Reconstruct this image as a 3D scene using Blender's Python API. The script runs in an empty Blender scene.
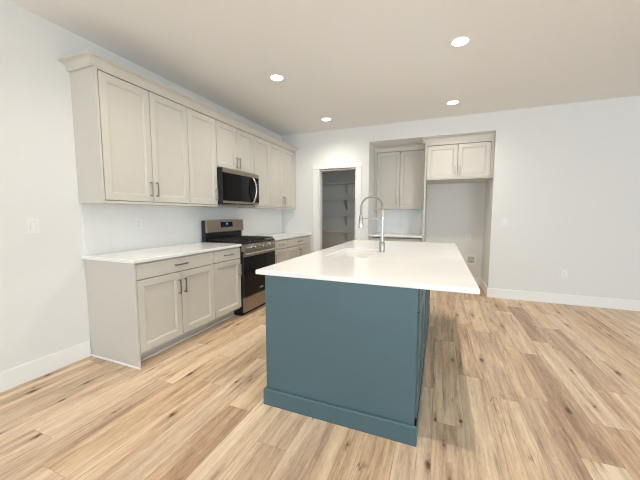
import bpy, bmesh, math, random
from mathutils import Vector, Matrix
random.seed(7)
S = bpy.context.scene
COL = S.collection
R = math.radians

# ------------------------------------------------------------------ camera
CAM = Vector((2.8914, -5.1271, 1.2802))
yaw, pitch, roll, FPX = 0.3844, -0.0879, 0.0011, 294.08
cd = bpy.data.cameras.new('camera'); co = bpy.data.objects.new('camera', cd); COL.objects.link(co)
cd.sensor_width = 36.0; cd.sensor_fit = 'HORIZONTAL'; cd.lens = FPX / 640.0 * 36.0; cd.clip_start = 0.02
fwd = Vector((-math.sin(yaw) * math.cos(pitch), math.cos(yaw) * math.cos(pitch), math.sin(pitch)))
rt = Vector((math.cos(yaw), math.sin(yaw), 0)); up = rt.cross(fwd)
r2 = rt * math.cos(roll) + up * math.sin(roll); u2 = -rt * math.sin(roll) + up * math.cos(roll)
mw = Matrix((r2, u2, -fwd)).transposed().to_4x4(); mw.translation = CAM
co.matrix_world = mw
S.camera = co

# ------------------------------------------------------------------ world, daylight, exposure
W = bpy.data.worlds.new('sky'); S.world = W; W.use_nodes = True
bg = W.node_tree.nodes['Background']; bg.inputs[0].default_value = (0.76, 0.88, 1.0, 1); bg.inputs[1].default_value = 0.8
def area(name, loc, rot, sx, sy, power, color):
    l = bpy.data.lights.new(name, 'AREA'); l.shape = 'RECTANGLE'; l.size = sx; l.size_y = sy
    l.energy = power; l.color = color
    o = bpy.data.objects.new(name, l); COL.objects.link(o); o.location = loc; o.rotation_euler = rot
    return o
DAY = (0.66, 0.85, 1.0)
# daylight entering through the rear openings; the right window is added fill, unseen
area('daylight_rear_sliding', (1.95, -8.62, 1.15), (R(90), 0, 0), 3.3, 2.2, 50, DAY)
area('daylight_rear_window', (6.4, -8.62, 1.5), (R(90), 0, 0), 1.7, 1.4, 110, DAY)
area('added_right_fill', (8.13, -4.6, 1.5), (R(90), 0, R(90)), 2.4, 1.5, 34, DAY)
sl = bpy.data.lights.new('added_fill_sun', 'SUN'); sl.energy = 10.0; sl.angle = R(0.6); sl.color = (0.97, 1.0, 0.98)  # added sun: its floor patch behind the camera bounces light onto the ceiling
so = bpy.data.objects.new('added_fill_sun', sl); COL.objects.link(so); so.rotation_euler = Vector((0.10, 0.62, -0.78)).to_track_quat('-Z', 'Y').to_euler()
CAN_STRENGTH = 12.0      # lens brightness
CAN_WATTS = 60.0         # downlight beam of each recessed light
CAN_COLOR = (1.0, 0.94, 0.835)
S.view_settings.view_transform = 'Standard'
S.view_settings.look = 'None'
S.view_settings.gamma = 1.0
S.view_settings.use_curve_mapping = False
S.view_settings.exposure = 0.345
S.cycles.use_denoising = True; S.cycles.filter_width = 1.1
S.cycles.max_bounces = 14; S.cycles.diffuse_bounces = 8; S.cycles.glossy_bounces = 5
S.cycles.sample_clamp_indirect = 6.0

# ------------------------------------------------------------------ materials
def mat(name, color, rough=0.5, metal=0.0, noise=0.0, nscale=60.0, bump=0.0, spec=0.5, coat=0.0):
    m = bpy.data.materials.new(name); m.use_nodes = True
    nt = m.node_tree; b = nt.nodes['Principled BSDF']
    b.inputs['Base Color'].default_value = (*color, 1); b.inputs['Roughness'].default_value = rough
    b.inputs['Metallic'].default_value = metal
    b.inputs['Specular IOR Level'].default_value = spec
    b.inputs['Coat Weight'].default_value = coat
    if noise or bump:
        tc = nt.nodes.new('ShaderNodeTexCoord'); n = nt.nodes.new('ShaderNodeTexNoise')
        n.inputs['Scale'].default_value = nscale; n.inputs['Detail'].default_value = 4
        nt.links.new(tc.outputs['Object'], n.inputs['Vector'])
        if noise:
            mx = nt.nodes.new('ShaderNodeMix'); mx.data_type = 'RGBA'
            mx.inputs['A'].default_value = (*[c * (1 - noise) for c in color], 1)
            mx.inputs['B'].default_value = (*[min(1, c * (1 + noise)) for c in color], 1)
            nt.links.new(n.outputs['Fac'], mx.inputs['Factor']); nt.links.new(mx.outputs['Result'], b.inputs['Base Color'])
        if bump:
            bp = nt.nodes.new('ShaderNodeBump'); bp.inputs['Strength'].default_value = bump; bp.inputs['Distance'].default_value = 0.002
            nt.links.new(n.outputs['Fac'], bp.inputs['Height']); nt.links.new(bp.outputs['Normal'], b.inputs['Normal'])
    return m
def emit(name, color, strength):
    m = bpy.data.materials.new(name); m.use_nodes = True; nt = m.node_tree
    e = nt.nodes.new('ShaderNodeEmission'); e.inputs[0].default_value = (*color, 1); e.inputs[1].default_value = strength
    nt.links.new(e.outputs[0], nt.nodes['Material Output'].inputs[0]); nt.nodes.remove(nt.nodes['Principled BSDF'])
    return m
M = {}
M['wall'] = mat('painted_wall', (0.785, 0.78, 0.765), 0.75, bump=0.12, nscale=220)
M['ceiling'] = mat('painted_ceiling', (0.83, 0.825, 0.81), 0.85, bump=0.2, nscale=160)
M['trim'] = mat('white_trim', (0.88, 0.88, 0.865), 0.38)
M['cab'] = mat('greige_cabinet_paint', (0.61, 0.58, 0.522), 0.42, noise=0.015, nscale=8)
M['island'] = mat('teal_cabinet_paint', (0.075, 0.135, 0.155), 0.42, noise=0.03, nscale=8)
M['nickel'] = mat('brushed_nickel', (0.42, 0.38, 0.335), 0.30, metal=1.0, noise=0.05, nscale=200)
M['chrome'] = mat('bright_steel', (0.66, 0.65, 0.64), 0.2, metal=1.0, noise=0.03, nscale=200)
M['steel'] = mat('stainless_steel', (0.40, 0.35, 0.30), 0.34, metal=1.0, noise=0.06, nscale=120)
M['black'] = mat('black_enamel', (0.012, 0.012, 0.013), 0.22, noise=0.1, nscale=90)
M['iron'] = mat('cast_iron', (0.018, 0.017, 0.016), 0.6, noise=0.2, nscale=150, bump=0.3)
M['glass'] = mat('black_glass', (0.006, 0.006, 0.007), 0.07, noise=0.1, nscale=20, spec=0.16)
M['plastic'] = mat('white_plastic', (0.84, 0.84, 0.83), 0.35, noise=0.01)
M['slot'] = mat('dark_slot', (0.10, 0.10, 0.10), 0.6, noise=0.05); M['gap'] = mat('rocker_gap_shade', (0.55, 0.55, 0.54), 0.6, noise=0.03)  # gap: shade around a switch rocker, put in as grey strips
M['brass'] = mat('brass', (0.72, 0.45, 0.22), 0.35, metal=1.0, noise=0.05)
M['sink'] = mat('white_composite', (0.86, 0.85, 0.82), 0.3, noise=0.02)
M['lens'] = emit('lamp_lens', CAN_COLOR, CAN_STRENGTH)
M['blue'] = emit('blue_display', (0.04, 0.24, 1.0), 1.6)
M['hose'] = mat('pale_hose_sleeve', (0.62, 0.50, 0.36), 0.4, noise=0.05)
M['shelf'] = mat('shelf_paint', (0.74, 0.73, 0.70), 0.5, noise=0.02)

def quartz():
    m = bpy.data.materials.new('white_quartz'); m.use_nodes = True; nt = m.node_tree; b = nt.nodes['Principled BSDF']
    tc = nt.nodes.new('ShaderNodeTexCoord'); n = nt.nodes.new('ShaderNodeTexNoise'); n.inputs['Scale'].default_value = 2.2
    n.inputs['Detail'].default_value = 6; n.inputs['Distortion'].default_value = 1.2
    cr = nt.nodes.new('ShaderNodeValToRGB'); cr.color_ramp.elements[0].position = 0.35; cr.color_ramp.elements[1].position = 0.6
    cr.color_ramp.elements[0].color = (0.86, 0.85, 0.83, 1); cr.color_ramp.elements[1].color = (0.89, 0.885, 0.87, 1)
    nt.links.new(tc.outputs['Object'], n.inputs['Vector']); nt.links.new(n.outputs['Fac'], cr.inputs['Fac'])
    nt.links.new(cr.outputs['Color'], b.inputs['Base Color']); b.inputs['Roughness'].default_value = 0.12
    return m
M['quartz'] = quartz()

def tile(name, axis, grout):
    # glossy white square wall tile with pale grout; axis = which world axis runs along the wall
    m = bpy.data.materials.new(name); m.use_nodes = True; nt = m.node_tree; b = nt.nodes['Principled BSDF']
    ge = nt.nodes.new('ShaderNodeNewGeometry'); sp = nt.nodes.new('ShaderNodeSeparateXYZ'); cb = nt.nodes.new('ShaderNodeCombineXYZ')
    nt.links.new(ge.outputs['Position'], sp.inputs[0])
    ad = nt.nodes.new('ShaderNodeMath'); ad.operation = 'ADD'; ad.inputs[1].default_value = 8.0
    nt.links.new(sp.outputs[axis], ad.inputs[0]); nt.links.new(ad.outputs[0], cb.inputs[0])
    sb = nt.nodes.new('ShaderNodeMath'); sb.operation = 'SUBTRACT'; sb.inputs[1].default_value = 0.914
    nt.links.new(sp.outputs[2], sb.inputs[0]); nt.links.new(sb.outputs[0], cb.inputs[1])
    br = nt.nodes.new('ShaderNodeTexBrick'); br.offset = 0.0; br.squash = 1.0
    for k, v in (('Scale', 1.0), ('Mortar Size', 0.0018), ('Mortar Smooth', 0.1), ('Brick Width', 0.152), ('Row Height', 0.152), ('Bias', 0.0)):
        br.inputs[k].default_value = v
    br.inputs['Color1'].default_value = (0.86, 0.86, 0.855, 1); br.inputs['Color2'].default_value = (0.85, 0.85, 0.845, 1)
    br.inputs['Mortar'].default_value = (grout, grout, grout * 0.985, 1)
    nt.links.new(cb.outputs[0], br.inputs['Vector']); nt.links.new(br.outputs['Color'], b.inputs['Base Color'])
    b.inputs['Roughness'].default_value = 0.22
    return m
M['tile_y'] = tile('tile_left', 1, 0.82); M['tile_x'] = tile('tile_alcove', 0, 0.70)

PW = 0.183; PX = 2.893   # plank width and the edge of one row
def wood():
    m = bpy.data.materials.new('oak_planks'); m.use_nodes = True; nt = m.node_tree; L = nt.links.new
    b = nt.nodes['Principled BSDF']
    N = lambda t: nt.nodes.new(t)
    at = N('ShaderNodeAttribute'); at.attribute_name = 'plank'
    sp = N('ShaderNodeSeparateXYZ'); L(at.outputs['Vector'], sp.inputs[0])
    ge = N('ShaderNodeNewGeometry')
    def math_(op, a, bb=None, clamp=False):
        n = N('ShaderNodeMath'); n.operation = op; n.use_clamp = clamp
        for i, v in enumerate((a, bb)):
            if v is None: continue
            if isinstance(v, (int, float)): n.inputs[i].default_value = v
            else: L(v, n.inputs[i])
        return n.outputs[0]
    off = N('ShaderNodeCombineXYZ'); L(math_('MULTIPLY', sp.outputs[1], 37.0), off.inputs[0]); L(math_('MULTIPLY', sp.outputs[2], 53.0), off.inputs[1])
    va = N('ShaderNodeVectorMath'); va.operation = 'ADD'; L(ge.outputs['Position'], va.inputs[0]); L(off.outputs[0], va.inputs[1])
    def noise(sx, sy, detail=4, dist=0.0, rough=0.55):
        mp = N('ShaderNodeVectorMath'); mp.operation = 'MULTIPLY'; mp.inputs[1].default_value = (sx, sy, 1); L(va.outputs[0], mp.inputs[0])
        n = N('ShaderNodeTexNoise'); n.inputs['Scale'].default_value = 1; n.inputs['Detail'].default_value = detail
        n.inputs['Distortion'].default_value = dist; n.inputs['Roughness'].default_value = rough
        L(mp.outputs[0], n.inputs['Vector']); return n.outputs['Fac']
    # base colour of the plank
    cr = N('ShaderNodeValToRGB'); e = cr.color_ramp.elements
    e[0].position = 0.0; e[0].color = (0.31, 0.19, 0.115, 1)
    e[1].position = 1.0; e[1].color = (0.82, 0.66, 0.47, 1)
    for p, c in ((0.25, (0.46, 0.305, 0.19)), (0.5, (0.60, 0.43, 0.275)), (0.75, (0.72, 0.55, 0.365))):
        x = e.new(p); x.color = (*c, 1)
    broad = noise(9, 0.75, 3, 0.8); mid = noise(26, 1.3, 4, 1.2); fine = noise(90, 6.0, 5, 0.3, 0.75); mott = noise(55, 15, 4, 0.6, 0.7); streak = noise(30, 1.0, 5, 1.4, 0.6); mask = noise(4.5, 1.6, 2)
    t = math_('ADD', math_('MULTIPLY', math_('SUBTRACT', sp.outputs[0], 0.5), 0.55), 0.52)
    t = math_('ADD', t, math_('MULTIPLY', math_('SUBTRACT', broad, 0.5), 1.45))
    t = math_('ADD', t, math_('MULTIPLY', math_('SUBTRACT', mott, 0.5), 0.55))
    t = math_('ADD', t, math_('MULTIPLY', math_('SUBTRACT', mid, 0.5), 0.95))
    t = math_('ADD', t, math_('MULTIPLY', math_('SUBTRACT', fine, 0.5), 0.80), True)
    L(t, cr.inputs['Fac'])
    # dark mineral streaks
    stf = N('ShaderNodeMapRange'); stf.inputs['From Min'].default_value = 0.57; stf.inputs['From Max'].default_value = 0.68
    stf.inputs['To Max'].default_value = 0.75; L(streak, stf.inputs['Value'])
    mk = N('ShaderNodeMapRange'); mk.inputs['From Min'].default_value = 0.46; mk.inputs['From Max'].default_value = 0.60; L(mask, mk.inputs['Value'])
    m1 = N('ShaderNodeMix'); m1.data_type = 'RGBA'; L(math_('MULTIPLY', stf.outputs[0], mk.outputs[0]), m1.inputs['Factor']); hs = N('ShaderNodeHueSaturation'); L(cr.outputs['Color'], hs.inputs['Color']); L(math_('ADD', math_('MULTIPLY', sp.outputs[2], 0.14), 0.89), hs.inputs['Saturation']); L(math_('ADD', math_('MULTIPLY', sp.outputs[1], -0.006), 0.4995), hs.inputs['Hue'])
    L(hs.outputs['Color'], m1.inputs['A']); m1.inputs['B'].default_value = (0.23, 0.135, 0.08, 1)
    # knots: an uneven dark eye with a stained halo drawn out along the grain
    mp = N('ShaderNodeVectorMath'); mp.operation = 'MULTIPLY'; mp.inputs[1].default_value = (5.0, 2.3, 0); L(va.outputs[0], mp.inputs[0])
    vo = N('ShaderNodeTexVoronoi'); vo.voronoi_dimensions = '2D'; vo.inputs['Scale'].default_value = 1.0; L(mp.outputs[0], vo.inputs['Vector'])
    sc = N('ShaderNodeSeparateColor'); L(vo.outputs['Color'], sc.inputs[0])
    has = math_('GREATER_THAN', sc.outputs[0], 0.56)
    sz = math_('MULTIPLY', sc.outputs[1], sc.outputs[1])
    wob = math_('MULTIPLY', math_('SUBTRACT', noise(60, 24, 4, 0.5, 0.7), 0.5), 0.16)
    dist = math_('ADD', vo.outputs['Distance'], wob)
    k = math_('MULTIPLY', math_('SUBTRACT', 1.0, math_('DIVIDE', dist, math_('ADD', math_('MULTIPLY', sz, 0.085), 0.035)), True), 1.3, True)
    d2 = N('ShaderNodeVectorMath'); d2.operation = 'MULTIPLY'; d2.inputs[1].default_value = (1.0, 0.30, 0)
    df = N('ShaderNodeVectorMath'); df.operation = 'SUBTRACT'; L(mp.outputs[0], df.inputs[0]); L(vo.outputs['Position'], df.inputs[1]); L(df.outputs[0], d2.inputs[0])
    ln = N('ShaderNodeVectorMath'); ln.operation = 'LENGTH'; L(d2.outputs[0], ln.inputs[0])
    halo = math_('MULTIPLY', math_('SUBTRACT', 1.0, math_('DIVIDE', math_('ADD', ln.outputs['Value'], wob), math_('ADD', math_('MULTIPLY', sz, 0.12), 0.06)), True), 0.75, True)
    m2 = N('ShaderNodeMix'); m2.data_type = 'RGBA'; L(math_('MULTIPLY', halo, has), m2.inputs['Factor']); L(m1.outputs['Result'], m2.inputs['A']); m2.inputs['B'].default_value = (0.27, 0.165, 0.10, 1)
    # thin cracks running along the grain
    ck = math_('ABSOLUTE', math_('SUBTRACT', noise(13, 0.8, 3, 0.5), 0.5))
    ck = math_('SUBTRACT', 1.0, math_('DIVIDE', ck, 0.016), True)
    mk2 = N('ShaderNodeMapRange'); mk2.inputs['From Min'].default_value = 0.56; mk2.inputs['From Max'].default_value = 0.66; L(noise(3.0, 2.4, 3, 0.4), mk2.inputs['Value'])
    m4 = N('ShaderNodeMix'); m4.data_type = 'RGBA'; L(math_('MULTIPLY', math_('MULTIPLY', ck, mk2.outputs[0]), 0.8), m4.inputs['Factor']); L(m2.outputs['Result'], m4.inputs['A']); m4.inputs['B'].default_value = (0.15, 0.085, 0.05, 1)
    m3 = N('ShaderNodeMix'); m3.data_type = 'RGBA'; L(math_('MULTIPLY', k, has), m3.inputs['Factor']); L(m4.outputs['Result'], m3.inputs['A']); m3.inputs['B'].default_value = (0.10, 0.057, 0.033, 1)
    L(m3.outputs['Result'], b.inputs['Base Color'])
    b.inputs['Roughness'].default_value = 0.42; b.inputs['Specular IOR Level'].default_value = 0.35
    return m
M['wood'] = wood()
M['under'] = mat('floor_joint', (0.16, 0.10, 0.06), 0.8, noise=0.05)

# ------------------------------------------------------------------ mesh helpers
def box(bm, x0, x1, y0, y1, z0, z1, bevel=0.0, seg=2):
    g = bmesh.ops.create_cube(bm, size=1.0)
    bmesh.ops.scale(bm, vec=(abs(x1 - x0), abs(y1 - y0), abs(z1 - z0)), verts=g['verts'])
    bmesh.ops.translate(bm, vec=((x0 + x1) / 2, (y0 + y1) / 2, (z0 + z1) / 2), verts=g['verts'])
    if bevel:
        ed = list({e for v in g['verts'] for e in v.link_edges})
        bmesh.ops.bevel(bm, geom=ed, offset=bevel, segments=seg, profile=0.5, affect='EDGES')
    return bm
def bx(*a, **k): return box(bmesh.new(), *a, **k)
def ring_tube(bm, pts, rad, n=12, cap=True):
    """tube along a polyline; rad is a number or one per point"""
    pts = [Vector(p) for p in pts]
    rads = rad if isinstance(rad, (list, tuple)) else [rad] * len(pts)
    prev = None; rings = []
    for i, p in enumerate(pts):
        t = (pts[min(i + 1, len(pts) - 1)] - pts[max(i - 1, 0)]).normalized()
        a = Vector((0, 0, 1)) if prev is None else prev
        if prev is None and abs(t.z) > 0.9: a = Vector((1, 0, 0))
        x = (a - t * a.dot(t)).normalized(); prev = x; y = t.cross(x)
        rings.append([bm.verts.new(p + (x * math.cos(2 * math.pi * k / n) + y * math.sin(2 * math.pi * k / n)) * rads[i]) for k in range(n)])
    for a, b_ in zip(rings, rings[1:]):
        for k in range(n):
            bm.faces.new((a[k], a[(k + 1) % n], b_[(k + 1) % n], b_[k]))
    if cap:
        bm.faces.new(rings[0][::-1]); bm.faces.new(rings[-1])
    return bm
def lathe(bm, c, prof, axis='z', n=24):
    """closed profile of (radius, height) turned around an axis through c"""
    c = Vector(c); rings = []
    for r_, h in prof:
        ring = []
        for k in range(n):
            a = 2 * math.pi * k / n; u, v = r_ * math.cos(a), r_ * math.sin(a)
            p = {'z': Vector((u, v, h)), 'x': Vector((h, u, v)), 'y': Vector((u, h, v))}[axis]
            ring.append(bm.verts.new(c + p))
        rings.append(ring)
    for a, b_ in zip(rings, rings[1:]):
        for k in range(n): bm.faces.new((a[k], a[(k + 1) % n], b_[(k + 1) % n], b_[k]))
    bm.faces.new(rings[0][::-1]); bm.faces.new(rings[-1])
    return bm
def build(name, bm, m, parent=None, origin=None, smooth=False):
    bmesh.ops.recalc_face_normals(bm, faces=bm.faces[:])
    me = bpy.data.meshes.new(name); bm.to_mesh(me); bm.free()
    if origin is None and parent is not None: origin = Vector(parent['_o'])
    origin = Vector(origin) if origin is not None else Vector((0, 0, 0))
    me.transform(Matrix.Translation(-origin))
    me.materials.append(m)
    if smooth:
        for p in me.polygons: p.use_smooth = True
        me.set_sharp_from_angle(angle=R(35))
    o = bpy.data.objects.new(name, me); COL.objects.link(o)
    if parent is not None: o.parent = parent
    else: o.location = origin
    o['_o'] = tuple(origin)
    return o
def tag(o, label, cat, group=None):
    o['label'] = label; o['category'] = cat
    if group: o['group'] = group
    return o
def thing(name, loc, label, cat, group=None):
    o = bpy.data.objects.new(name, None); COL.objects.link(o); o.location = loc; o.empty_display_size = 0.1
    o['_o'] = tuple(loc); return tag(o, label, cat, group)
def struct(name, bm, m):
    o = build(name, bm, m); o['kind'] = 'structure'; return o

# wall-run frames: local (u along the run, n out of the wall, z) -> world
class Run:
    def __init__(s, kind, base=0.0): s.kind = kind; s.base = base
    def p(s, u, n, z):
        if s.kind == 'left': return Vector((s.base + n, u, z))       # out = +X
        return Vector((u, s.base - n, z))                            # back: out = -Y
    def box(s, bm, u0, u1, n0, n1, z0, z1, bevel=0.0):
        a = s.p(u0, n0, z0); b = s.p(u1, n1, z1)
        return box(bm, min(a.x, b.x), max(a.x, b.x), min(a.y, b.y), max(a.y, b.y), z0, z1, bevel)
    def bx(s, *a, **k): return s.box(bmesh.new(), *a, **k)

def shaker(run, u0, u1, z0, z1, n0, t=0.020, fr=0.058):
    """five-piece door front with a stepped inner edge"""
    bm = bmesh.new(); n1 = n0 + t
    lay = [(0, n0), (0, n1 - 0.0015), (0.0015, n1), (fr, n1), (fr + 0.003, n1 - 0.004), (fr + 0.009, n1 - 0.006), (fr + 0.012, n1 - 0.014)]
    rings = []
    for ins, n in lay:
        rings.append([bm.verts.new(run.p(u, n, z)) for u, z in ((u0 + ins, z0 + ins), (u1 - ins, z0 + ins), (u1 - ins, z1 - ins), (u0 + ins, z1 - ins))])
    for a, b in zip(rings, rings[1:]):
        for k in range(4): bm.faces.new((a[k], a[(k + 1) % 4], b[(k + 1) % 4], b[k]))
    bm.faces.new(rings[0][::-1]); bm.faces.new(rings[-1])
    return bm
def pull(run, u, z, n, vertical, parent, L=0.142):
    """square bar pull on two posts"""
    bm = bmesh.new(); h = L / 2; w = 0.0055
    if vertical:
        run.box(bm, u - w, u + w, n + 0.024, n + 0.034, z - h, z + h, 0.0015)
        for s in (-1, 1): run.box(bm, u - w, u + w, n, n + 0.026, z + s * (h - 0.010) - w, z + s * (h - 0.010) + w)
    else:
        run.box(bm, u - h, u + h, n + 0.024, n + 0.034, z - w, z + w, 0.0015)
        for s in (-1, 1): run.box(bm, u + s * (h - 0.010) - w, u + s * (h - 0.010) + w, n, n + 0.026, z - w, z + w)
    return build('handle', bm, M['nickel'], parent)

G = 0.0006   # hairline left between neighbouring units
def cabinet(run, name, u0, u1, z0, z1, depth, doors, zd0, zd1, label, group, hz, rev=(0.005, 0.005), toe=0.0, drawer=None, n0=0.0, single_side=1, m='cab', dpull=True, frame=None):
    """doors = 1 or 2; hz = centre height of the door pulls; drawer = (z0, z1) of a slab front above the doors"""
    o = thing(name, run.p((u0 + u1) / 2, n0 + depth / 2, z0), label, 'cabinet', group)
    a, b = u0 + G, u1 - G
    bm = bmesh.new()
    t = 0.016; zb_ = z0 + toe      # open-fronted box, 16 mm panels
    def ring(u_, v_, p_, q_, n): return [bm.verts.new(run.p(u, n, z)) for u, z in ((u_, p_), (v_, p_), (v_, q_), (u_, q_))]
    rows = [ring(a, b, zb_, z1, n0 + 0.001), ring(a, b, zb_, z1, depth), ring(a + t, b - t, zb_ + t, z1 - t, depth), ring(a + t, b - t, zb_ + t, z1 - t, n0 + 0.001 + t)]
    for p_, q_ in zip(rows, rows[1:]):
        for k in range(4): bm.faces.new((p_[k], p_[(k + 1) % 4], q_[(k + 1) % 4], q_[k]))
    bm.faces.new(rows[0][::-1]); bm.faces.new(rows[-1])
    if toe: run.box(bm, a + 0.001, b - 0.001, n0 + 0.001, depth - 0.095, z0 + 0.0005, z0 + toe)
    build('carcass', bm, M[m], o)
    f = depth + 0.0015
    l, r = u0 + rev[0], u1 - rev[1]
    if frame:
        fl, fr_, fb, ft = frame      # frame members standing flush with the doors, a dark reveal between
        za, zb = z0 + toe, z1
        ua, ub = (l - 0.0065 if fl else a), (r + 0.0065 if fr_ else b)
        def member(nm, *q):
            if q[1] - q[0] > 0.002: build(nm, run.bx(q[0], q[1], depth + 0.0002, f + 0.018, q[2], q[3]), M[m], o)
        if fl: member('stile', a, ua, za, zb)
        if fr_: member('stile', ub, b, za, zb)
        if fb: member('bottom_rail', ua, ub, za, zd0 - 0.005)
        if ft: member('top_rail', ua, ub, zd1 + 0.009, zb)
    if doors == 1: spans = [(l, r)]
    else:
        c = (l + r) / 2; spans = [(l, c - 0.0033), (c + 0.0033, r)]
    for i, (p, q) in enumerate(spans):
        d = build('door', shaker(run, p, q, zd0, zd1, f), M[m], o)
        if doors == 2: hu = q - 0.029 if i == 0 else p + 0.029
        else: hu = q - 0.029 if single_side > 0 else p + 0.029
        pull(run, hu, hz, f + 0.020, True, d)
    if drawer:
        d = build('drawer', run.bx(l, r, f, f + 0.020, drawer[0], drawer[1], bevel=0.0015), M[m], o)
        if dpull: pull(run, (l + r) / 2, (drawer[0] + drawer[1]) / 2 + 0.005, f + 0.020, False, d)
    return o

# ------------------------------------------------------------------ room shell
H = 2.788; AX0, AX1, AZ, AD = 1.731, 3.628, 2.518, 0.79
XR, YF = 8.0, -8.5
PX0, PX1, PZ = 0.80, 1.506, 2.090
PB = 1.30
def floor():
    bm = bmesh.new(); lay = bm.loops.layers.float_vector.new('plank')
    rnd = random.Random(21); g = 0.0005
    x = PX - 17 * PW
    over = PLANKS
    while x < XR:
        y = YF - rnd.random() * 1.3; i = round((x - PX) / PW)
        cuts = [c for c in over if c[0] == i]
        segs = []
        for (_, ya, yb, tone) in sorted(cuts, key=lambda c: c[1]): segs.append((ya, yb, tone))
        pos = y
        out = []
        for ya, yb, tone in segs + [(99, 99, 0)]:
            while pos < min(ya, 1.4) - 0.001:
                L_ = rnd.choice((0.9, 1.22, 1.22, 1.22, 1.22))
                e = min(pos + L_, ya)
                if ya < 90 and ya - e < 0.25: e = ya
                out.append((pos, e, min(0.95, max(0.1, rnd.gauss(0.58, 0.17))))); pos = e
            if ya < 90: out.append((ya, yb, tone)); pos = yb
        for ya, yb, tone in out:
            x0, x1, y0, y1 = max(x, 0) + g, min(x + PW, XR) - g, max(ya, YF) + g, min(yb, 1.4) - g
            s1, s2 = rnd.random(), rnd.random()
            if x1 - x0 < 0.005 or y1 - y0 < 0.005: continue
            f = bm.faces.new([bm.verts.new((p, q, 0)) for p, q in ((x0, y0), (x1, y0), (x1, y1), (x0, y1))])
            for lp in f.loops: lp[lay] = (tone, s1, s2)
        x += PW
    me = bpy.data.meshes.new('floor'); 
    base = bmesh.new(); box(base, -0.12, XR + 0.12, YF - 0.12, 1.42, -0.06, -0.0012)
    tmp = bpy.data.meshes.new('tmp'); base.to_mesh(tmp); base.free()
    n0 = len(bm.faces); bm.from_mesh(tmp); bm.faces.ensure_lookup_table()
    for f in bm.faces[n0:]: f.material_index = 1
    bm.to_mesh(me); bm.free(); bpy.data.meshes.remove(tmp)
    me.materials.append(M['wood']); me.materials.append(M['under'])
    o = bpy.data.objects.new('floor', me); COL.objects.link(o); o['kind'] = 'structure'
PLANKS = [  # (row, from, to, tone) of boards that stand out in the picture
 (0, -3.267, -1.976, .72), (0, -4.55, -3.267, .55), (0, -1.976, -0.70, .5), (1, -3.9, -2.62, .62), (-1, -2.9, -1.62, .42), (2, -1.57, -0.29, .92), (2, -2.85, -1.57, .52), (2, -4.12, -2.85, .66),
 (3, -4.05, -2.77, .36), (3, -2.77, -1.49, .62), (4, -3.27, -1.99, .16), (4, -4.55, -3.27, .85), (4, -1.99, -0.71, .88), (5, -4.2, -2.92, .34), (5, -2.92, -1.64, .80),
 (6, -2.46, -1.18, .30), (6, -3.74, -2.46, .66), (6, -1.18, -.01, .74), (7, -1.9, -0.62, .72), (7, -3.18, -1.9, .60), (8, -2.2, -0.92, .68), (8, -0.92, 0, .60), (9, -1.56, -.28, .38), (9, -2.84, -1.56, .62), (10, -1.8, -.52, .84), (11, -1.3, -.02, .8), (12, -2.0, -.72, .45),
 (-12, -4.24, -2.96, .86), (-12, -5.5, -4.24, .42), (-11, -4.86, -3.58, .36), (-11, -3.58, -2.30, .76), (-10, -4.364, -3.08, .46), (-10, -5.64, -4.364, .74), (-7, -4.9, -3.62, .22), (-7, -3.62, -2.34, .72),
 (-6, -4.31, -3.02, .90), (-6, -5.6, -4.31, .6), (-5, -3.815, -2.53, .58), (-5, -5.1, -3.815, .50), (-4, -4.5, -3.22, .48), (-3, -4.1, -2.82, .60), (-2, -4.6, -3.3, .55), (-13, -3.63, -2.35, .45), (-13, -4.91, -3.63, .74), (-14, -4.5, -3.2, .36), (-15, -4.9, -3.6, .5),
 (-9, -3.46, -2.18, .42), (-9, -4.74, -3.46, .70), (-8, -4.3, -3.0, .58), (-8, -3.0, -1.7, .72)]
floor()
struct('ceiling', bx(-0.12, XR + 0.12, YF - 0.12, 1.42, H, H + 0.08), M['ceiling'])
struct('wall_left', bx(-0.12, 0, YF, 1.42, 0, H), M['wall'])
bm = bmesh.new()
box(bm, 0, PX0, 0, 0.12, 0, H); box(bm, PX0, PX1, 0, 0.12, PZ, H); box(bm, PX1, AX0, 0, 0.12, 0, H)
box(bm, AX0, AX1, 0, 0.12, AZ, H); box(bm, AX1, XR, 0, 0.12, 0, H)
struct('wall_back', bm, M['wall'])
bm = bmesh.new()
box(bm, AX0 - 0.10, AX0, 0.12, AD, 0, AZ + 0.1); box(bm, AX1, AX1 + 0.10, 0.12, AD, 0, AZ + 0.1)
box(bm, AX0 - 0.10, AX1 + 0.10, AD, AD + 0.10, 0, AZ + 0.1); box(bm, AX0, AX1, 0.12, AD, AZ, AZ + 0.1)
struct('wall_alcove', bm, M['wall'])
bm = bmesh.new()
box(bm, 0, AX0, PB, PB + 0.12, 0, H); box(bm, AX0 - 0.10, AX0, AD + 0.10, PB, 0, H); box(bm, AX0 - 0.10, AX0, 0.12, AD + 0.10, AZ + 0.1, H)
struct('wall_pantry', bm, M['wall'])
bm = bmesh.new()      # right wall with an unseen window opening for the added fill
wy0, wy1, wz0, wz1 = -5.8, -3.4, 0.75, 2.25
box(bm, XR, XR + 0.12, YF, wy0, 0, H); box(bm, XR, XR + 0.12, wy1, 0.12, 0, H); box(bm, XR, XR + 0.12, wy0, wy1, 0, wz0); box(bm, XR, XR + 0.12, wy0, wy1, wz1, H)
struct('wall_right', bm, M['wall'])
bm = bmesh.new()      # rear wall with a patio opening and a window opening
spans = [(-0.12, 0.30, None), (0.30, 3.60, (0.02, 2.27)), (3.60, 5.55, None), (5.55, 7.25, (0.8, 2.2)), (7.25, XR + 0.12, None)]
for a, b, hole in spans:
    if hole is None: box(bm, a, b, YF - 0.12, YF, 0, H)
    else:
        box(bm, a, b, YF - 0.12, YF, 0, hole[0]); box(bm, a, b, YF - 0.12, YF, hole[1], H)
struct('wall_front', bm, M['wall'])
def win(n, f):
    bm = bmesh.new(); f(bm); struct('window_%d' % n, bm, M['trim'])
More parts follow.
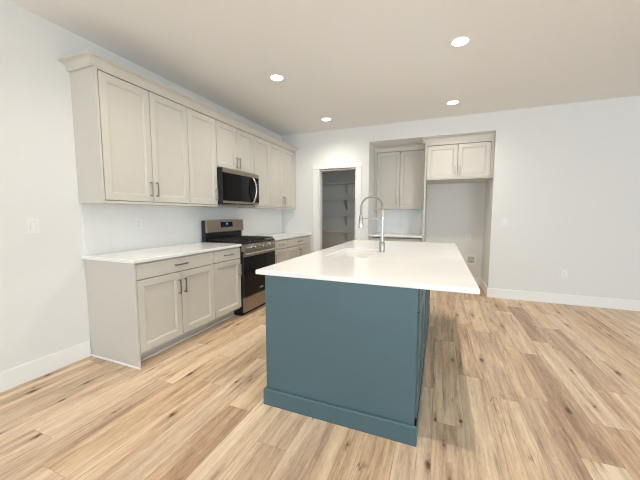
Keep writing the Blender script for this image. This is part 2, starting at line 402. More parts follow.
def framey(bm, x0, x1, z0, z1, y):
    for a, b, c, d in ((x0, x0 + .06, z0, z1), (x1 - .06, x1, z0, z1), (x0 + .06, x1 - .06, z0, z0 + .06), (x0 + .06, x1 - .06, z1 - .06, z1), ((x0 + x1) / 2 - .03, (x0 + x1) / 2 + .03, z0 + .06, z1 - .06)):
        box(bm, a, b, y - .03, y + .03, c, d)
win(1, lambda bm: framey(bm, 0.30, 3.60, 0.02, 2.27, YF - 0.06))
win(2, lambda bm: framey(bm, 5.55, 7.25, 0.8, 2.2, YF - 0.06))
def framex(bm):
    for a, b, c, d in ((wy0, wy0 + .06, wz0, wz1), (wy1 - .06, wy1, wz0, wz1), (wy0 + .06, wy1 - .06, wz0, wz0 + .06), (wy0 + .06, wy1 - .06, wz1 - .06, wz1), (-4.63, -4.57, wz0 + .06, wz1 - .06)):
        box(bm, XR + .03, XR + .09, a, b, c, d)
win(3, framex)

BB = 0.142
def base_y(x, y0, y1, s):      # baseboard on a wall whose face is at x, s = outward sign
    bm = bx(min(x, x + s * .012), max(x, x + s * .012), y0, y1, 0.0005, BB - 0.004); box(bm, min(x, x + s * .009), max(x, x + s * .009), y0, y1, BB - 0.004, BB); return bm
def base_x(y, x0, x1):
    bm = bx(x0, x1, y - .012, y, 0.0005, BB - 0.004); box(bm, x0, x1, y - .009, y, BB - 0.004, BB); return bm
Y1 = -3.512         # left end of the base run
struct('baseboard_left', base_y(0, YF, Y1 - 0.02, 1), M['trim'])
struct('baseboard_back', base_x(0, AX1 - 0.012, XR), M['trim'])
bm = base_y(AX1, 0.0, AD - 0.012, -1); box(bm, 2.69, AX1 - .012, AD - .012, AD, 0.0005, BB)
struct('baseboard_alcove', bm, M['trim'])
struct('baseboard_middle', base_x(0, 1.605, AX0), M['trim'])

# pantry door casing, jambs and head
bm = bmesh.new()
box(bm, 0.688, PX0 - 0.006, -0.018, 0, 0.0005, 2.105, 0.002); box(bm, PX1 + 0.006, 1.600, -0.018, 0, 0.0005, 2.105, 0.002)
box(bm, 0.682, 1.610, -0.024, 0, 2.105, 2.188, 0.002)
struct('trim_1', bm, M['trim'])
bm = bmesh.new()
box(bm, PX0 - 0.006, PX0 + 0.014, 0.0, 0.12, 0.0005, PZ); box(bm, PX1 - 0.014, PX1 + 0.006, 0.0, 0.12, 0.0005, PZ); box(bm, PX0 + 0.014, PX1 - 0.014, 0, 0.12, PZ - 0.012, PZ + 0.013)
struct('trim_2', bm, M['trim'])
d = struct('door_1', bx(1.452, 1.487, 0.125, 0.80, 0.012, PZ - 0.016, bevel=0.002), M['trim'])
for z in (0.25, 1.06, 1.83):
    bm = bmesh.new(); ring_tube(bm, [(1.486, 0.116, z - .045), (1.486, 0.116, z + .045)], 0.008, 10); build('hinge', bm, M['brass'], d)

# ------------------------------------------------------------------ left run of cabinets
LR = Run('left', 0.0)
UY = -3.537; ZC = 2.447; ZT = 2.519
UG, BG = 'wall cabinets along the left wall', 'base cabinets along the left wall'
zd0, zd1 = 1.396, 2.425
c1, c2, c3, c4, c5 = -2.622, -2.176, -1.382, -0.930, -0.075
cabinet(LR, 'wall_cabinet', UY, c1, 1.372, ZC, 0.305, 2, zd0, zd1, 'wide greige two-door wall cabinet at the near left end of the run', UG, 1.515, rev=(0.022, 0.0032), frame=(1, 0, 1, 1))
cabinet(LR, 'wall_cabinet', c1, c2, 1.372, ZC, 0.305, 1, zd0, zd1, 'greige single-door wall cabinet between the two-door end cabinet and the microwave', UG, 1.515, rev=(0.0032, 0.006), frame=(0, 0, 1, 1))
cabinet(LR, 'wall_cabinet', c2, c3, 1.858, ZC, 0.305, 2, 1.872, zd1, 'short greige two-door wall cabinet right above the microwave', UG, 1.965, rev=(0.004, 0.004), frame=(0, 0, 0, 1))
cabinet(LR, 'wall_cabinet', c3, c4, 1.372, ZC, 0.305, 1, zd0, zd1, 'greige single-door wall cabinet just right of the microwave', UG, 1.515, rev=(0.004, 0.003), single_side=-1, frame=(0, 0, 1, 1))
o = cabinet(LR, 'wall_cabinet', c4, c5, 1.372, ZC, 0.305, 2, zd0, zd1, 'greige two-door wall cabinet in the far corner nearest the pantry doorway', UG, 1.515, rev=(0.003, 0.018), frame=(0, 1, 1, 1))
build('filler_strip', LR.bx(c5 + G, -0.001, 0.001, 0.3245, 1.372, ZC), M['cab'], o)

def crown(base_n, u0, u1, corner, run, bz, tz, proj, m, nm, label, wall_n=0.0, right_ret=None):
    """cove crown swept along a run; corner: returns to the wall at the u0 end"""
    pr = [(0.0, bz), (0.020, bz), (0.021, bz + 0.008)]
    for k in range(0, 9):
        a = k / 8 * math.pi / 2
        pr.append((0.023 + (proj - 0.027) * (1 - math.cos(a)), bz + 0.010 + (tz - bz - 0.022) * math.sin(a)))
    pr += [(proj, tz - 0.010), (proj, tz), (0.0, tz)]
    bm = bmesh.new(); rows = []
    for d_, z in pr:
        row = []
        if corner: row += [run.p(u0 - d_, wall_n, z), run.p(u0 - d_, base_n + d_, z)]
        else: row += [run.p(u0, base_n + d_, z)]
        row += [run.p(u1, base_n + d_, z)]
        rows.append([bm.verts.new(p) for p in row])
    n = len(rows)
    for i in range(n):
        a, b = rows[i], rows[(i + 1) % n]
        for k in range(len(a) - 1): bm.faces.new((a[k], a[k + 1], b[k + 1], b[k]))
    bm.faces.new([r_[0] for r_ in rows]); bm.faces.new([r_[-1] for r_ in rows][::-1])
    o = build(nm, bm, m, origin=run.p((u0 + u1) / 2, base_n, bz), smooth=True)
    return tag(o, label, 'moulding')
crown(0.305, UY, -0.0005, True, LR, ZC + 0.0005, ZT, 0.078, M['cab'], 'crown_moulding', 'long greige cove crown moulding on top of the left wall cabinets', wall_n=0.0005)

# base cabinets
YR0, YR1 = -2.158, -1.394       # range opening
BD = 0.614; b1 = -2.6265; b2 = -0.937
DZ = (0.743, 0.868); PZ0, PZ1 = 0.128, 0.736
o = cabinet(LR, 'base_cabinet', Y1, b1, 0, 0.884, BD, 2, PZ0, PZ1, 'wide greige base cabinet with one long drawer at the near left end of the run', BG, 0.600, rev=(0.004, 0.0026), toe=0.105, drawer=DZ)
build('end_panel', LR.bx(Y1 - 0.012, Y1 - G, 0.001, BD + 0.0215, 0.0005, 0.884), M['cab'], o)
bm = LR.bx(Y1 - 0.024, Y1 - 0.0125, 0.002, 0.646, 0.0005, 0.016, bevel=0.004); LR.box(bm, Y1 + 0.001, b1 - G, 0.520, 0.532, 0.0005, 0.016, 0.004)
build('shoe_moulding', bm, M['trim'], o)
o = cabinet(LR, 'base_cabinet', b1, YR0 - 0.002, 0, 0.884, BD, 1, PZ0, PZ1, 'narrow greige base cabinet with drawer and door just left of the range', BG, 0.600, rev=(0.0026, 0.006), toe=0.105, drawer=DZ)
build('shoe_moulding', LR.bx(b1 + G, YR0 - 0.003, 0.520, 0.532, 0.0005, 0.016, bevel=0.004), M['trim'], o)
cabinet(LR, 'base_cabinet', YR1 + 0.002, b2, 0, 0.884, BD, 1, PZ0, PZ1, 'narrow greige base cabinet with drawer and door just right of the range', BG, 0.600, rev=(0.004, 0.0026), toe=0.105, drawer=DZ, single_side=-1)
o = cabinet(LR, 'base_cabinet', b2, -0.06, 0, 0.884, BD, 2, PZ0, PZ1, 'wide greige base cabinet in the far corner beside the pantry doorway', BG, 0.600, rev=(0.004, 0.008), toe=0.105, drawer=DZ)
build('filler_strip', LR.bx(-0.06 + G, -0.001, 0.001, 0.618, 0.105, 0.884), M['cab'], o)
tag(build('countertop', LR.bx(Y1 - 0.034, YR0, 0.001, 0.652, 0.885, 0.914, bevel=0.003), M['quartz'], origin=(0.32, -2.85, 0.885)), 'white quartz countertop on the base cabinets left of the range', 'countertop', 'quartz worktops along the walls')
tag(build('countertop', LR.bx(YR1, -0.001, 0.0095, 0.645, 0.885, 0.914, bevel=0.003), M['quartz'], origin=(0.32, -0.7, 0.885)), 'white quartz countertop between the range and the pantry doorway wall', 'countertop', 'quartz worktops along the walls')
tag(build('backsplash', LR.bx(Y1 - 0.01, -0.001, 0.0005, 0.008, 0.9145, 1.3715), M['tile_y'], origin=(0, -1.8, 0.915)), 'white tiled backsplash along the left wall behind the range', 'backsplash')

# ------------------------------------------------------------------ range
rg = thing('range', (0.33, (YR0 + YR1) / 2, 0), 'freestanding stainless and black gas range between the base cabinets', 'stove')
ya, yb = YR0 + 0.003, YR1 - 0.003
bm = LR.bx(ya, yb, 0.022, 0.640, 0.03, 0.900, bevel=0.002); LR.box(bm, ya + 0.01, yb - 0.01, 0.05, 0.62, 0.0005, 0.03)
build('body', bm, M['black'], rg)
build('cooktop', LR.bx(ya - 0.001, yb + 0.001, 0.060, 0.668, 0.901, 0.925, bevel=0.006), M['black'], rg)
# grates: three cast-iron sections
for k in range(3):
    w = (yb - ya - 0.03) / 3; a = ya + 0.012 + k * (w + 0.003); b = a + w; bm = bmesh.new(); z0, z1 = 0.938, 0.952
    for n in (0.125, 0.635): LR.box(bm, a, b, n - 0.006, n + 0.006, z0, z1, 0.002)
    for u in (a + 0.006, b - 0.006): LR.box(bm, u - 0.006, u + 0.006, 0.125, 0.635, z0, z1, 0.002)
    c = (a + b) / 2
    LR.box(bm, c - 0.005, c + 0.005, 0.125, 0.635, z0, z1, 0.002)
    for n in (0.25, 0.38, 0.51): LR.box(bm, a, b, n - 0.005, n + 0.005, z0, z1, 0.002)
    for u in (a + 0.006, b - 0.006):
        for n in (0.125, 0.38, 0.635): LR.box(bm, u - 0.006, u + 0.006, n - 0.006, n + 0.006, 0.9255, z0)
    build('grate', bm, M['iron'], rg)
for u, n in ((ya + .15, .24), (ya + .15, .51), ((ya + yb) / 2, .38), (yb - .15, .24), (yb - .15, .51)):
    bm = bmesh.new(); lathe(bm, (n, u, 0), [(0.045, 0.9255), (0.045, 0.930), (0.034, 0.931), (0.034, 0.9365), (0.030, 0.9372)]); build('burner', bm, M['iron'], rg, smooth=True)
# front control panel, slightly raked
bm = bmesh.new()
pts = [(0.642, 0.820), (0.682, 0.820), (0.672, 0.899), (0.642, 0.899)]
va = [bm.verts.new(LR.p(ya, n, z)) for n, z in pts]; vb = [bm.verts.new(LR.p(yb, n, z)) for n, z in pts]
for k in range(4): bm.faces.new((va[k], va[(k + 1) % 4], vb[(k + 1) % 4], vb[k]))
bm.faces.new(va[::-1]); bm.faces.new(vb)
cp = build('control_panel', bm, M['steel'], rg)
for u in (-2.045, -1.955, -1.776, -1.597, -1.507):
    bm = bmesh.new(); lathe(bm, (0.677, u, 0.860), [(0.029, 0.0), (0.029, 0.006), (0.024, 0.008), (0.021, 0.034), (0.018, 0.036)], 'x', 20)
    LR.box(bm, u - 0.004, u + 0.004, 0.700, 0.720, 0.842, 0.878, 0.001)
    build('knob', bm, M['chrome'], cp, smooth=True)
dr = build('oven_door', LR.bx(ya + 0.002, yb - 0.002, 0.642, 0.672, 0.235, 0.816, bevel=0.003), M['black'], rg)
build('door_glass', LR.bx(ya + 0.014, yb - 0.014, 0.6722, 0.6745, 0.245, 0.742, bevel=0.001), M['glass'], dr)
build('door_rail', LR.bx(ya + 0.003, yb - 0.003, 0.6722, 0.6755, 0.745, 0.815, bevel=0.001), M['steel'], dr)
bm = bmesh.new(); ring_tube(bm, [LR.p(ya + .022, 0.706, 0.785), LR.p(yb - .022, 0.706, 0.785)], 0.0145, 16)
for u in (ya + .06, yb - .06): LR.box(bm, u - 0.012, u + 0.012, 0.6757, 0.700, 0.776, 0.794, 0.002)
build('handle', bm, M['chrome'], dr, smooth=True)
bm = bmesh.new()     # small swoosh badge at the lower right of the door
u0 = -1.79
ring_tube(bm, [LR.p(u0 + 0.052 * math.cos(a) , 0.6755, 0.300 + 0.013 * math.sin(a)) for a in [R(x) for x in range(200, 470, 15)]], [0.0012 + 0.0022 * abs(math.sin(k / 17 * math.pi)) for k in range(18)], 6)
LR.box(bm, u0 - 0.022, u0 + 0.03, 0.6747, 0.6755, 0.298, 0.304)
build('badge', bm, M['chrome'], dr)
build('storage_drawer', LR.bx(ya + 0.004, yb - 0.004, 0.642, 0.672, 0.045, 0.228, bevel=0.003), M['steel'], rg)
# backguard
bm = LR.bx(ya, yb, 0.0225, 0.085, 0.9005, 1.190, bevel=0.004)
bgd = build('backguard', bm, M['black'], rg)
bm = bmesh.new()
pts = [(0.0855, 1.030), (0.124, 1.040), (0.110, 1.196), (0.040, 1.204), (0.040, 1.1905), (0.0855, 1.1905)]
va = [bm.verts.new(LR.p(ya + .001, n, z)) for n, z in pts]; vb = [bm.verts.new(LR.p(yb - .001, n, z)) for n, z in pts]
n_ = len(pts)
for k in range(n_): bm.faces.new((va[k], va[(k + 1) % n_], vb[(k + 1) % n_], vb[k]))
bm.faces.new(va[::-1]); bm.faces.new(vb)
ph = build('control_housing', bm, M['steel'], bgd)
def on_guard(u, z, t): return LR.p(u, 0.124 - (z - 1.040) / 0.156 * 0.014 + t, z)
def guard_quad(u0, u1, z0, z1, t0, t1, m, nm, par):
    bm = bmesh.new(); vs = [bm.verts.new(on_guard(u, z, t)) for t in (t0, t1) for u, z in ((u0, z0), (u1, z0), (u1, z1), (u0, z1))]
    for f in ((0, 1, 2, 3), (4, 5, 6, 7), (0, 1, 5, 4), (1, 2, 6, 5), (2, 3, 7, 6), (3, 0, 4, 7)): bm.faces.new([vs[i] for i in f])
    return build(nm, bm, m, par)
dp = guard_quad(-1.895, -1.650, 1.098, 1.172, 0.0002, 0.003, M['glass'], 'display', ph)
guard_quad(-1.782, -1.752, 1.133, 1.157, 0.0031, 0.0036, M['blue'], 'clock_digits', ph)

# ------------------------------------------------------------------ microwave
mv = thing('microwave', (0.2, (c2 + c3) / 2, 1.410), 'black and stainless over-the-range microwave under the short wall cabinet', 'microwave')
ma, mb_ = c2 + 0.003, c3 - 0.003
build('body', LR.bx(ma, mb_, 0.010, 0.372, 1.409, 1.855, bevel=0.003), M['black'], mv)
bm = LR.bx(ma + 0.12, mb_ - 0.12, 0.08, 0.33, 1.397, 1.4087, bevel=0.002); build('vent_grille', bm, M['steel'], mv)
dy = -1.525
dr = build('door', LR.bx(ma + 0.001, dy, 0.3725, 0.400, 1.415, 1.854, bevel=0.003), M['black'], mv)
build('door_glass', LR.bx(ma + 0.002, dy - 0.001, 0.4002, 0.4025, 1.447, 1.797, bevel=0.001), M['glass'], dr)
build('top_band', LR.bx(ma + 0.002, dy - 0.0005, 0.4002, 0.4035, 1.7975, 1.853, bevel=0.001), M['steel'], dr)
build('bottom_band', LR.bx(ma + 0.002, dy - 0.0005, 0.4002, 0.4035, 1.417, 1.4465, bevel=0.001), M['steel'], dr)
pts = []
for k in range(13):
    a = k / 12; pts.append(LR.p(dy - 0.022, 0.412 + 0.055 * math.sin(math.pi * a) ** 0.8 if 0 < a < 1 else 0.403, 1.442 + 0.352 * a))
bm = bmesh.new(); ring_tube(bm, pts, 0.0135, 12); build('handle', bm, M['chrome'], dr, smooth=True)
kp = build('control_panel', LR.bx(dy + 0.001, mb_ - 0.001, 0.3725, 0.400, 1.415, 1.854, bevel=0.003), M['steel'], mv)
build('panel_glass', LR.bx(dy + 0.003, mb_ - 0.003, 0.4002, 0.4025, 1.447, 1.797, bevel=0.001), M['glass'], kp)
build('clock_digits', LR.bx(dy + 0.075, dy + 0.10, 0.4026, 0.4030, 1.701, 1.713), M['blue'], kp)

# ------------------------------------------------------------------ alcove: wall cabinet, base cabinet, refrigerator surround
BR = Run('back', AD)     # out = -Y measured from the alcove back wall
fx0, fx1 = 2.640, 2.665  # tall panel
o = cabinet(BR, 'wall_cabinet', AX0 + 0.030, fx0 - 0.006, 1.372, 2.440, 0.305, 2, 1.396, 2.408, 'greige two-door wall cabinet in the recess between the doorway and refrigerator bay', None, 1.52, rev=(0.024, 0.018), frame=(1, 1, 1, 1))
build('filler_strip', BR.bx(AX0 + 0.001, AX0 + 0.030 - G, 0.002, 0.316, 1.372, 2.440), M['cab'], o); build('filler_strip', BR.bx(fx0 - 0.006 + G, fx0 - 0.001, 0.002, 0.316, 1.372, 2.440), M['cab'], o)
crown(0.305, AX0 + 0.001, fx0 - 0.001, False, BR, 2.4405, 2.512, 0.070, M['cab'], 'crown_moulding', 'greige crown moulding on the recessed cabinet left of the refrigerator bay')
o = cabinet(BR, 'base_cabinet', AX0 + 0.030, fx0 - 0.004, 0, 0.884, BD + 0.05, 2, PZ0, PZ1, 'greige base cabinet in the recess left of the refrigerator bay, mostly behind the island', None, 0.600, rev=(0.018, 0.012), toe=0.105, drawer=(0.743, 0.856))
build('filler_strip', BR.bx(AX0 + 0.001, AX0 + 0.030 - G, 0.002, 0.668, 0.105, 0.884), M['cab'], o)
tag(build('countertop', BR.bx(AX0 + 0.001, fx0 - 0.001, 0.0095, 0.722, 0.885, 0.914, bevel=0.003), M['quartz'], origin=(2.2, 0.47, 0.885)), 'white quartz countertop in the recess beside the refrigerator bay', 'countertop', 'quartz worktops along the walls')
tag(build('backsplash', BR.bx(AX0 + 0.001, fx0 - 0.001, 0.0005, 0.008, 0.9145, 1.3715), M['tile_x'], origin=(2.2, AD, 0.915)), 'white tiled backsplash in the recess under the two-door cabinet', 'backsplash')
FD = AD - 0.085        # depth of the refrigerator surround box
tag(build('tall_panel', BR.bx(fx0, fx1, 0.001, FD + 0.020, 0.0005, 2.440), M['cab'], origin=(2.65, 0.4, 0)), 'tall greige panel dividing the recessed counter from the refrigerator bay', 'panel')
o = cabinet(BR, 'refrigerator_cabinet', fx1 + 0.001, 3.600, 1.835, 2.440, FD, 2, 1.852, 2.375, 'deep greige two-door cabinet bridging the empty refrigerator bay', None, 1.965, rev=(0.012, 0.020), frame=(1, 1, 1, 1))
build('filler_strip', BR.bx(3.600 + G, AX1 - 0.001, FD - 0.02, FD + 0.004, 1.835, 2.440), M['cab'], o)
crown(FD, fx0 - 0.012, AX1 - 0.001, True, BR, 2.4405, 2.514, 0.070, M['cab'], 'crown_moulding', 'greige crown moulding above the refrigerator bay cabinet', wall_n=0.40)

# ------------------------------------------------------------------ island
IX0, IX1, IY0, IY1 = 1.7794, 3.0896, -3.512, -1.049
SX0, SX1, SY0, SY1 = 1.965, 2.330, -2.72, -2.11
BX0, BX1, BY0, BY1 = 1.849, 2.801, -3.507, -1.085
isl = thing('kitchen_island', ((BX0 + BX1) / 2, (BY0 + BY1) / 2, 0), 'dark teal kitchen island base in the middle of the oak floor', 'island')
bm = bmesh.new(); cx0, cx1, cy0, cy1 = BX0 + 0.02, BX1 - 0.0115, BY0 + 0.020, BY1 - 0.020
box(bm, cx0, cx1, cy0, -2.80, 0.0005, 0.883); box(bm, cx0, cx1, -2.03, cy1, 0.0005, 0.883); box(bm, cx0, cx1, -2.80, -2.03, 0.0005, 0.60)
box(bm, cx0, SX0 - 0.04, -2.80, -2.03, 0.60, 0.883); box(bm, SX1 + 0.04, cx1, -2.80, -2.03, 0.60, 0.883)
bmesh.ops.remove_doubles(bm, verts=bm.verts[:], dist=1e-5)
build('carcass', bm, M['island'], isl)
build('end_panel', bx(BX0, BX1, BY0, BY0 + 0.0195, 0.001, 0.883, bevel=0.001), M['island'], isl)
build('end_panel', bx(BX0, BX1 - 0.003, BY1 - 0.0195, BY1, 0.001, 0.883, bevel=0.001), M['island'], isl)
PR = Run('left', BX1 - 0.0095)      # seating side: shallow cupboards under the overhang
nd = 4; y0_, y1_ = BY0 + 0.026, BY1 - 0.026; ww = (y1_ - y0_) / nd
for k in range(nd):
    a, b = y0_ + k * ww + 0.003, y0_ + (k + 1) * ww - 0.003
    build('door', shaker(PR, a, b, 0.135, 0.742, 0.0), M['island'], isl)
    build('drawer', shaker(PR, a, b, 0.752, 0.872, 0.0, fr=0.035), M['island'], isl)
# left side: doors facing the range
nd = 4; ww = (BY1 - BY0 - 0.05) / nd
IR = Run('left', BX0 + 0.02)
class Neg(Run):
    def p(s, u, n, z): return Vector((s.base - n, u, z))
IR = Neg('left', BX0 + 0.019)
for k in range(nd):
    a = BY0 + 0.025 + k * ww
    d = build('door', shaker(IR, a + 0.003, a + ww - 0.003, 0.13, 0.875, 0.0), M['island'], isl)
    pull(IR, a + ww - 0.035 if k % 2 == 0 else a + 0.035, 0.74, 0.020, True, d)
def plinth():
    bm = bmesh.new(); t = 0.016
    o_ = [(BX0 - t, BY0 - t), (BX1 + t, BY0 - t), (BX1 + t, BY1 + t), (BX0 - t, BY1 + t)]
    i_ = [(BX0 - 0.0012, BY0 - 0.0012), (BX1 + 0.0112, BY0 - 0.0012), (BX1 + 0.0112, BY1 + 0.0012), (BX0 - 0.0012, BY1 + 0.0012)]
    def off(P, z): return [bm.verts.new((*p, z)) for p in P]
    def lerp(f): return [tuple(a + (b - a) * f for a, b in zip(p, q)) for p, q in zip(o_, i_)]
    rows = [off(o_, 0.0005), off(o_, 0.106), off(lerp(0.35), 0.112), off(i_, 0.112), off(i_, 0.0005)]
    for a, b in zip(rows, rows[1:] + rows[:1]):
        for k in range(4): bm.faces.new((a[k], a[(k + 1) % 4], b[(k + 1) % 4], b[k]))
    return bm
build('plinth', plinth(), M['island'], isl)
# countertop with the sink cut-out
def slab(x0, x1, y0, y1, z0, z1, hx0, hx1, hy0, hy1, c=0.003):
    bm = bmesh.new()
    def loop(a, b, p, q, z): return [bm.verts.new(v) for v in ((a, p, z), (b, p, z), (b, q, z), (a, q, z))]
    rows = [loop(hx0, hx1, hy0, hy1, z0), loop(x0 + c, x1 - c, y0 + c, y1 - c, z0), loop(x0, x1, y0, y1, z0 + c), loop(x0, x1, y0, y1, z1 - c), loop(x0 + c, x1 - c, y0 + c, y1 - c, z1),
            loop(hx0 - .002, hx1 + .002, hy0 - .002, hy1 + .002, z1), loop(hx0, hx1, hy0, hy1, z1 - .002)]
    for a, b in zip(rows, rows[1:] + rows[:1]):
        for k in range(4): bm.faces.new((a[k], a[(k + 1) % 4], b[(k + 1) % 4], b[k]))
    return bm
tag(build('island_countertop', slab(IX0, IX1, IY0, IY1, 0.8845, 0.914, SX0, SX1, SY0, SY1), M['quartz'], origin=(2.43, -2.28, 0.885)), 'large white quartz countertop on the teal island, overhanging on the right', 'countertop')
def basin():
    bm = bmesh.new(); z1 = 0.8835; r0 = 0.66
    def loop(o, z): return [bm.verts.new(v) for v in ((SX0 - o, SY0 - o, z), (SX1 + o, SY0 - o, z), (SX1 + o, SY1 + o, z), (SX0 - o, SY1 + o, z))]
    rows = [loop(0.025, z1), loop(0.001, z1), loop(-0.008, 0.70), loop(-0.03, 0.675)]
    for a, b in zip(rows, rows[1:]):
        for k in range(4): bm.faces.new((a[k], a[(k + 1) % 4], b[(k + 1) % 4], b[k]))
    bm.faces.new(rows[-1])
    low = [loop(0.025, z1 - 0.008), loop(0.006, z1 - 0.008), loop(0.0, 0.665)]
    for a, b in zip([rows[0]] + low, low):
        for k in range(4): bm.faces.new((a[k], b[k], b[(k + 1) % 4], a[(k + 1) % 4]))
    bm.faces.new(low[-1][::-1])
    return bm
sk = thing('sink', ((SX0 + SX1) / 2, (SY0 + SY1) / 2, 0.665), 'white undermount sink set into the island countertop beside the faucet', 'sink')
build('basin', basin(), M['sink'], sk)
bm = bmesh.new(); lathe(bm, ((SX0 + SX1) / 2, (SY0 + SY1) / 2, 0), [(0.045, 0.6755), (0.045, 0.678), (0.03, 0.6785)]); build('drain', bm, M['nickel'], sk, smooth=True)

# faucet
FX, FY = 2.384, -2.264
fc = thing('faucet', (FX, FY, 0.9145), 'tall brushed nickel spring pull-down faucet rising from the island countertop', 'faucet')
bm = bmesh.new(); lathe(bm, (FX, FY, 0), [(0.031, 0.9145), (0.031, 0.920), (0.0265, 0.922), (0.0265, 1.002), (0.022, 1.012)]); build('base', bm, M['nickel'], fc, smooth=True)
bm = bmesh.new(); lathe(bm, (FX, FY, 0), [(0.021, 1.0125), (0.0125, 1.050), (0.0115, 1.250), (0.0115, 1.251)]); build('column', bm, M['chrome'], fc, smooth=True)
bm = bmesh.new(); lathe(bm, (FX, FY, 0), [(0.0145, 1.2515), (0.0150, 1.254), (0.0150, 1.318), (0.0135, 1.322)]); build('collar', bm, M['hose'], fc, smooth=True)
ctr = (FX - 0.106, 1.345); pth = []
pth.append((FX, FY, 1.3225)); 
for k in range(0, 25):
    a = math.pi * k / 24; pth.append((ctr[0] + 0.106 * math.cos(a), FY, ctr[1] + 0.106 * math.sin(a)))
pth.append((FX - 0.212, FY, 1.275))
bm = bmesh.new(); ring_tube(bm, pth, 0.0085, 10); hs = build('hose', bm, M['nickel'], fc, smooth=True)
# coil around the hose
pv = [Vector(p) for p in pth]; ds = [0]
for a, b in zip(pv, pv[1:]): ds.append(ds[-1] + (b - a).length)
def along(s):
    for i in range(len(ds) - 1):
        if s <= ds[i + 1]:
            f = (s - ds[i]) / (ds[i + 1] - ds[i]); t = (pv[i + 1] - pv[i]).normalized(); return pv[i].lerp(pv[i + 1], f), t
    return pv[-1], (pv[-1] - pv[-2]).normalized()
coil = []; turns = 34; st = turns * 10
for k in range(st + 1):
    p, t = along(ds[-1] * k / st); n1 = Vector((0, 1, 0)); n2 = t.cross(n1); a = 2 * math.pi * turns * k / st
    coil.append(p + (n1 * math.cos(a) + n2 * math.sin(a)) * 0.0112)
bm = bmesh.new(); ring_tube(bm, coil, 0.0026, 6); build('spring', bm, M['nickel'], hs, smooth=True)
bm = bmesh.new(); lathe(bm, (FX - 0.212, FY, 0), [(0.012, 1.2745), (0.016, 1.262), (0.017, 1.235), (0.021, 1.225), (0.024, 1.165), (0.025, 1.150), (0.020, 1.142)][::-1]); build('spray_head', bm, M['chrome'], fc, smooth=True)
bm = bmesh.new(); ring_tube(bm, [(FX - 0.010, FY, 1.236), (FX - 0.196, FY, 1.236)], 0.0055, 10); lathe(bm, (FX - 0.212, FY, 0), [(0.0215, 1.228), (0.0215, 1.244)]); build('support_arm', bm, M['nickel'], fc, smooth=True)
bm = bmesh.new(); ring_tube(bm, [(FX, FY - 0.0245, 0.985), (FX, FY - 0.045, 0.985)], 0.013, 12); ring_tube(bm, [(FX, FY - 0.040, 0.985), (FX - 0.008, FY - 0.060, 1.045)], [0.006, 0.0045], 8); build('lever', bm, M['nickel'], fc, smooth=True)

# ------------------------------------------------------------------ pantry shelves
for z, wd in ((0.905, 'lowest visible'), (1.255, 'second lowest'), (1.610, 'second highest'), (1.955, 'topmost')):
    t = thing('pantry_shelf', (0.8, PB - 0.16, z), '%s long white shelf on the back wall of the dark pantry' % wd, 'shelf', 'pantry shelves')
    build('board', bx(0.003, 1.628, PB - 0.36, PB - 0.0205, z - 0.020, z, bevel=0.002), M['shelf'], t)
    build('cleat', bx(0.003, 1.628, PB - 0.020, PB - 0.001, z - 0.085, z), M['shelf'], t)
    for x in (0.25, 0.95):
        bm = bmesh.new(); vs = []
        for xx in (x - 0.012, x + 0.012): vs.append([bm.verts.new((xx, y, zz)) for y, zz in ((PB - 0.021, z - 0.0215), (PB - 0.29, z - 0.0215), (PB - 0.29, z - 0.035), (PB - 0.035, z - 0.24), (PB - 0.021, z - 0.24))])
        n_ = 5
        for k in range(n_): bm.faces.new((vs[0][k], vs[0][(k + 1) % n_], vs[1][(k + 1) % n_], vs[1][k]))
        bm.faces.new(vs[0][::-1]); bm.faces.new(vs[1]); build('bracket', bm, M['shelf'], t)

# ------------------------------------------------------------------ wall plates
def plate(run, u, z, n, kind, label, nm, w=0.072, h=0.117):
    t = thing(nm, run.p(u, n, z - h / 2), label, 'switch' if 'switch' in nm else 'outlet')
    build('cover_plate', run.bx(u - w / 2, u + w / 2, n + 0.0004, n + 0.006, z - h / 2, z + h / 2, bevel=0.0025), M['plastic'], t)
    if kind == 'rocker':
        build('rocker', run.bx(u - 0.017, u + 0.017, n + 0.0062, n + 0.010, z - 0.034, z + 0.034, bevel=0.0015), M['plastic'], t)
        bm = bmesh.new()
        for s in (-1, 1): run.box(bm, u + s * 0.0185 - .0008, u + s * 0.0185 + .0008, n + 0.0061, n + 0.0066, z - 0.036, z + 0.036); run.box(bm, u - .018, u + .018, n + 0.0061, n + 0.0066, z + s * 0.0355 - .0008, z + s * 0.0355 + .0008)
        build('rocker_gap', bm, M['gap'], t)
    else:
        for s in (-1, 1):
            f = build('receptacle', run.bx(u - 0.0165, u + 0.0165, n + 0.0062, n + 0.0085, z + s * 0.020 - 0.014, z + s * 0.020 + 0.014, bevel=0.001), M['plastic'], t)
            bm = bmesh.new()
            for q in (-1, 1): run.box(bm, u + q * 0.006 - .0012, u + q * 0.006 + .0012, n + 0.0086, n + 0.0089, z + s * 0.020 - 0.003, z + s * 0.020 + 0.006)
            run.box(bm, u - .002, u + .002, n + 0.0086, n + 0.0089, z + s * 0.020 - 0.010, z + s * 0.020 - 0.006)
            build('slots', bm, M['slot'], f)
    return t
WR = Run('back', 0.0)
plate(LR, -3.859, 1.185, 0, 'rocker', 'white rocker light switch on the bare wall left of the wall cabinets', 'light_switch')
plate(LR, -3.010, 1.180, 0.008, 'outlet', 'white outlet on the backsplash left of the range, under the wide wall cabinet', 'wall_outlet')
plate(LR, -2.245, 1.172, 0.008, 'rocker', 'white switch plate on the backsplash right beside the range backguard', 'light_switch')
plate(WR, 3.798, 1.168, 0, 'rocker', 'white rocker light switch on the wall right of the refrigerator bay', 'light_switch')
plate(WR, 4.565, 0.437, 0, 'outlet', 'white outlet low on the bare right-hand wall above the baseboard', 'wall_outlet')
plate(BR, 3.390, 0.866, 0, 'outlet', 'white outlet on the back wall of the empty refrigerator bay', 'wall_outlet')
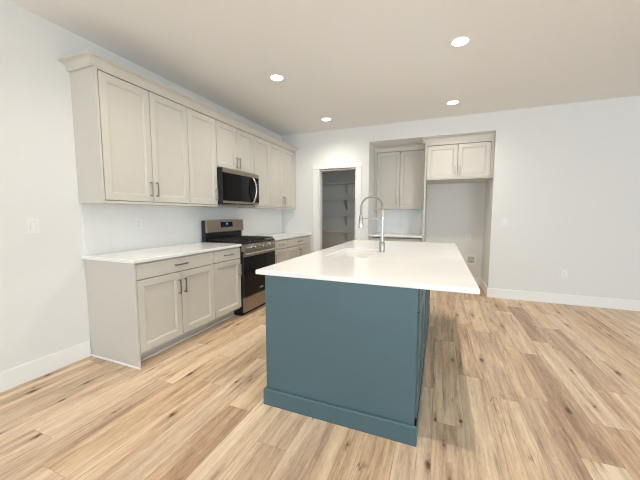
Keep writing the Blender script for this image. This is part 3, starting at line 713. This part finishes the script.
plate(BR, 2.185, 1.168, 0.008, 'outlet', 'white outlet on the tiled backsplash of the recessed counter', 'wall_outlet')
# recessed water box
t = thing('water_supply_box', BR.p(3.448, 0, 0.37), 'white recessed water supply box low on the refrigerator bay wall', 'water box')
u0, u1, z0, z1 = 3.363, 3.533, 0.372, 0.548; bm = bmesh.new()
for a, b, c, d in ((u0, u0 + .03, z0, z1), (u1 - .03, u1, z0, z1), (u0 + .03, u1 - .03, z0, z0 + .03), (u0 + .03, u1 - .03, z1 - .03, z1)): BR.box(bm, a, b, 0.0005, 0.022, c, d)
build('frame', bm, M['plastic'], t)
M['boxback'] = mat('grey_plastic', (0.60, 0.59, 0.58), 0.6, noise=0.04)
build('recess', BR.bx(u0 + .0305, u1 - .0305, 0.0005, 0.003, z0 + .0305, z1 - .0305), M['boxback'], t)
bm = bmesh.new(); BR.box(bm, 3.438, 3.458, 0.0032, 0.018, z0 + .031, z0 + .075, 0.003); ring_tube(bm, [BR.p(3.430, 0.012, z0 + .066), BR.p(3.466, 0.012, z0 + .066)], 0.006, 10); build('valve', bm, M['brass'], t)

# ------------------------------------------------------------------ recessed ceiling lights
def can(x, y, label, group):
    t = thing('recessed_light', (x, y, H - 0.012), label, 'ceiling light', group)
    bm = bmesh.new(); n = 40
    prof = [(0.082, H - 0.0005), (0.082, H - 0.002), (0.076, H - 0.0055), (0.066, H - 0.005), (0.066, H - 0.0005)]
    rings = [[bm.verts.new((x + r_ * math.cos(2 * math.pi * k / n), y + r_ * math.sin(2 * math.pi * k / n), z)) for k in range(n)] for r_, z in prof]
    for a, b in zip(rings, rings[1:] + rings[:1]):
        for k in range(n): bm.faces.new((a[k], a[(k + 1) % n], b[(k + 1) % n], b[k]))
    build('trim_ring', bm, M['plastic'], t, smooth=True)
    bm = bmesh.new(); lathe(bm, (x, y, 0), [(0.0655, H - 0.0045), (0.0655, H - 0.0010)], n=40)
    build('lens', bm, M['lens'], t)
    l = bpy.data.lights.new('downlight_beam', 'SPOT'); l.energy = CAN_WATTS; l.color = CAN_COLOR
    l.spot_size = R(150); l.spot_blend = 1.0; l.shadow_soft_size = 0.022
    b = bpy.data.objects.new('downlight_beam', l); COL.objects.link(b); b.location = (x, y, H - 0.006)
for x, y, s in ((1.17, -2.15, 'round lit recessed light in the ceiling, nearer one on the left by the wall cabinets'), (1.165, -0.60, 'round lit recessed light in the ceiling, above the pantry doorway'),
             (3.01, -2.15, 'round lit recessed light in the ceiling, largest one at the upper right'), (3.01, -0.63, 'round lit recessed light in the ceiling, above the refrigerator bay')):
    can(x, y, s, 'recessed lights in the kitchen ceiling')
for x in (1.17, 3.01):
    can(x, -3.68, 'round lit recessed light in the ceiling near the viewer, %s one' % ('left' if x < 2 else 'right'), 'recessed lights in the kitchen ceiling')
for o in bpy.data.objects:
    if '_o' in o: del o['_o']
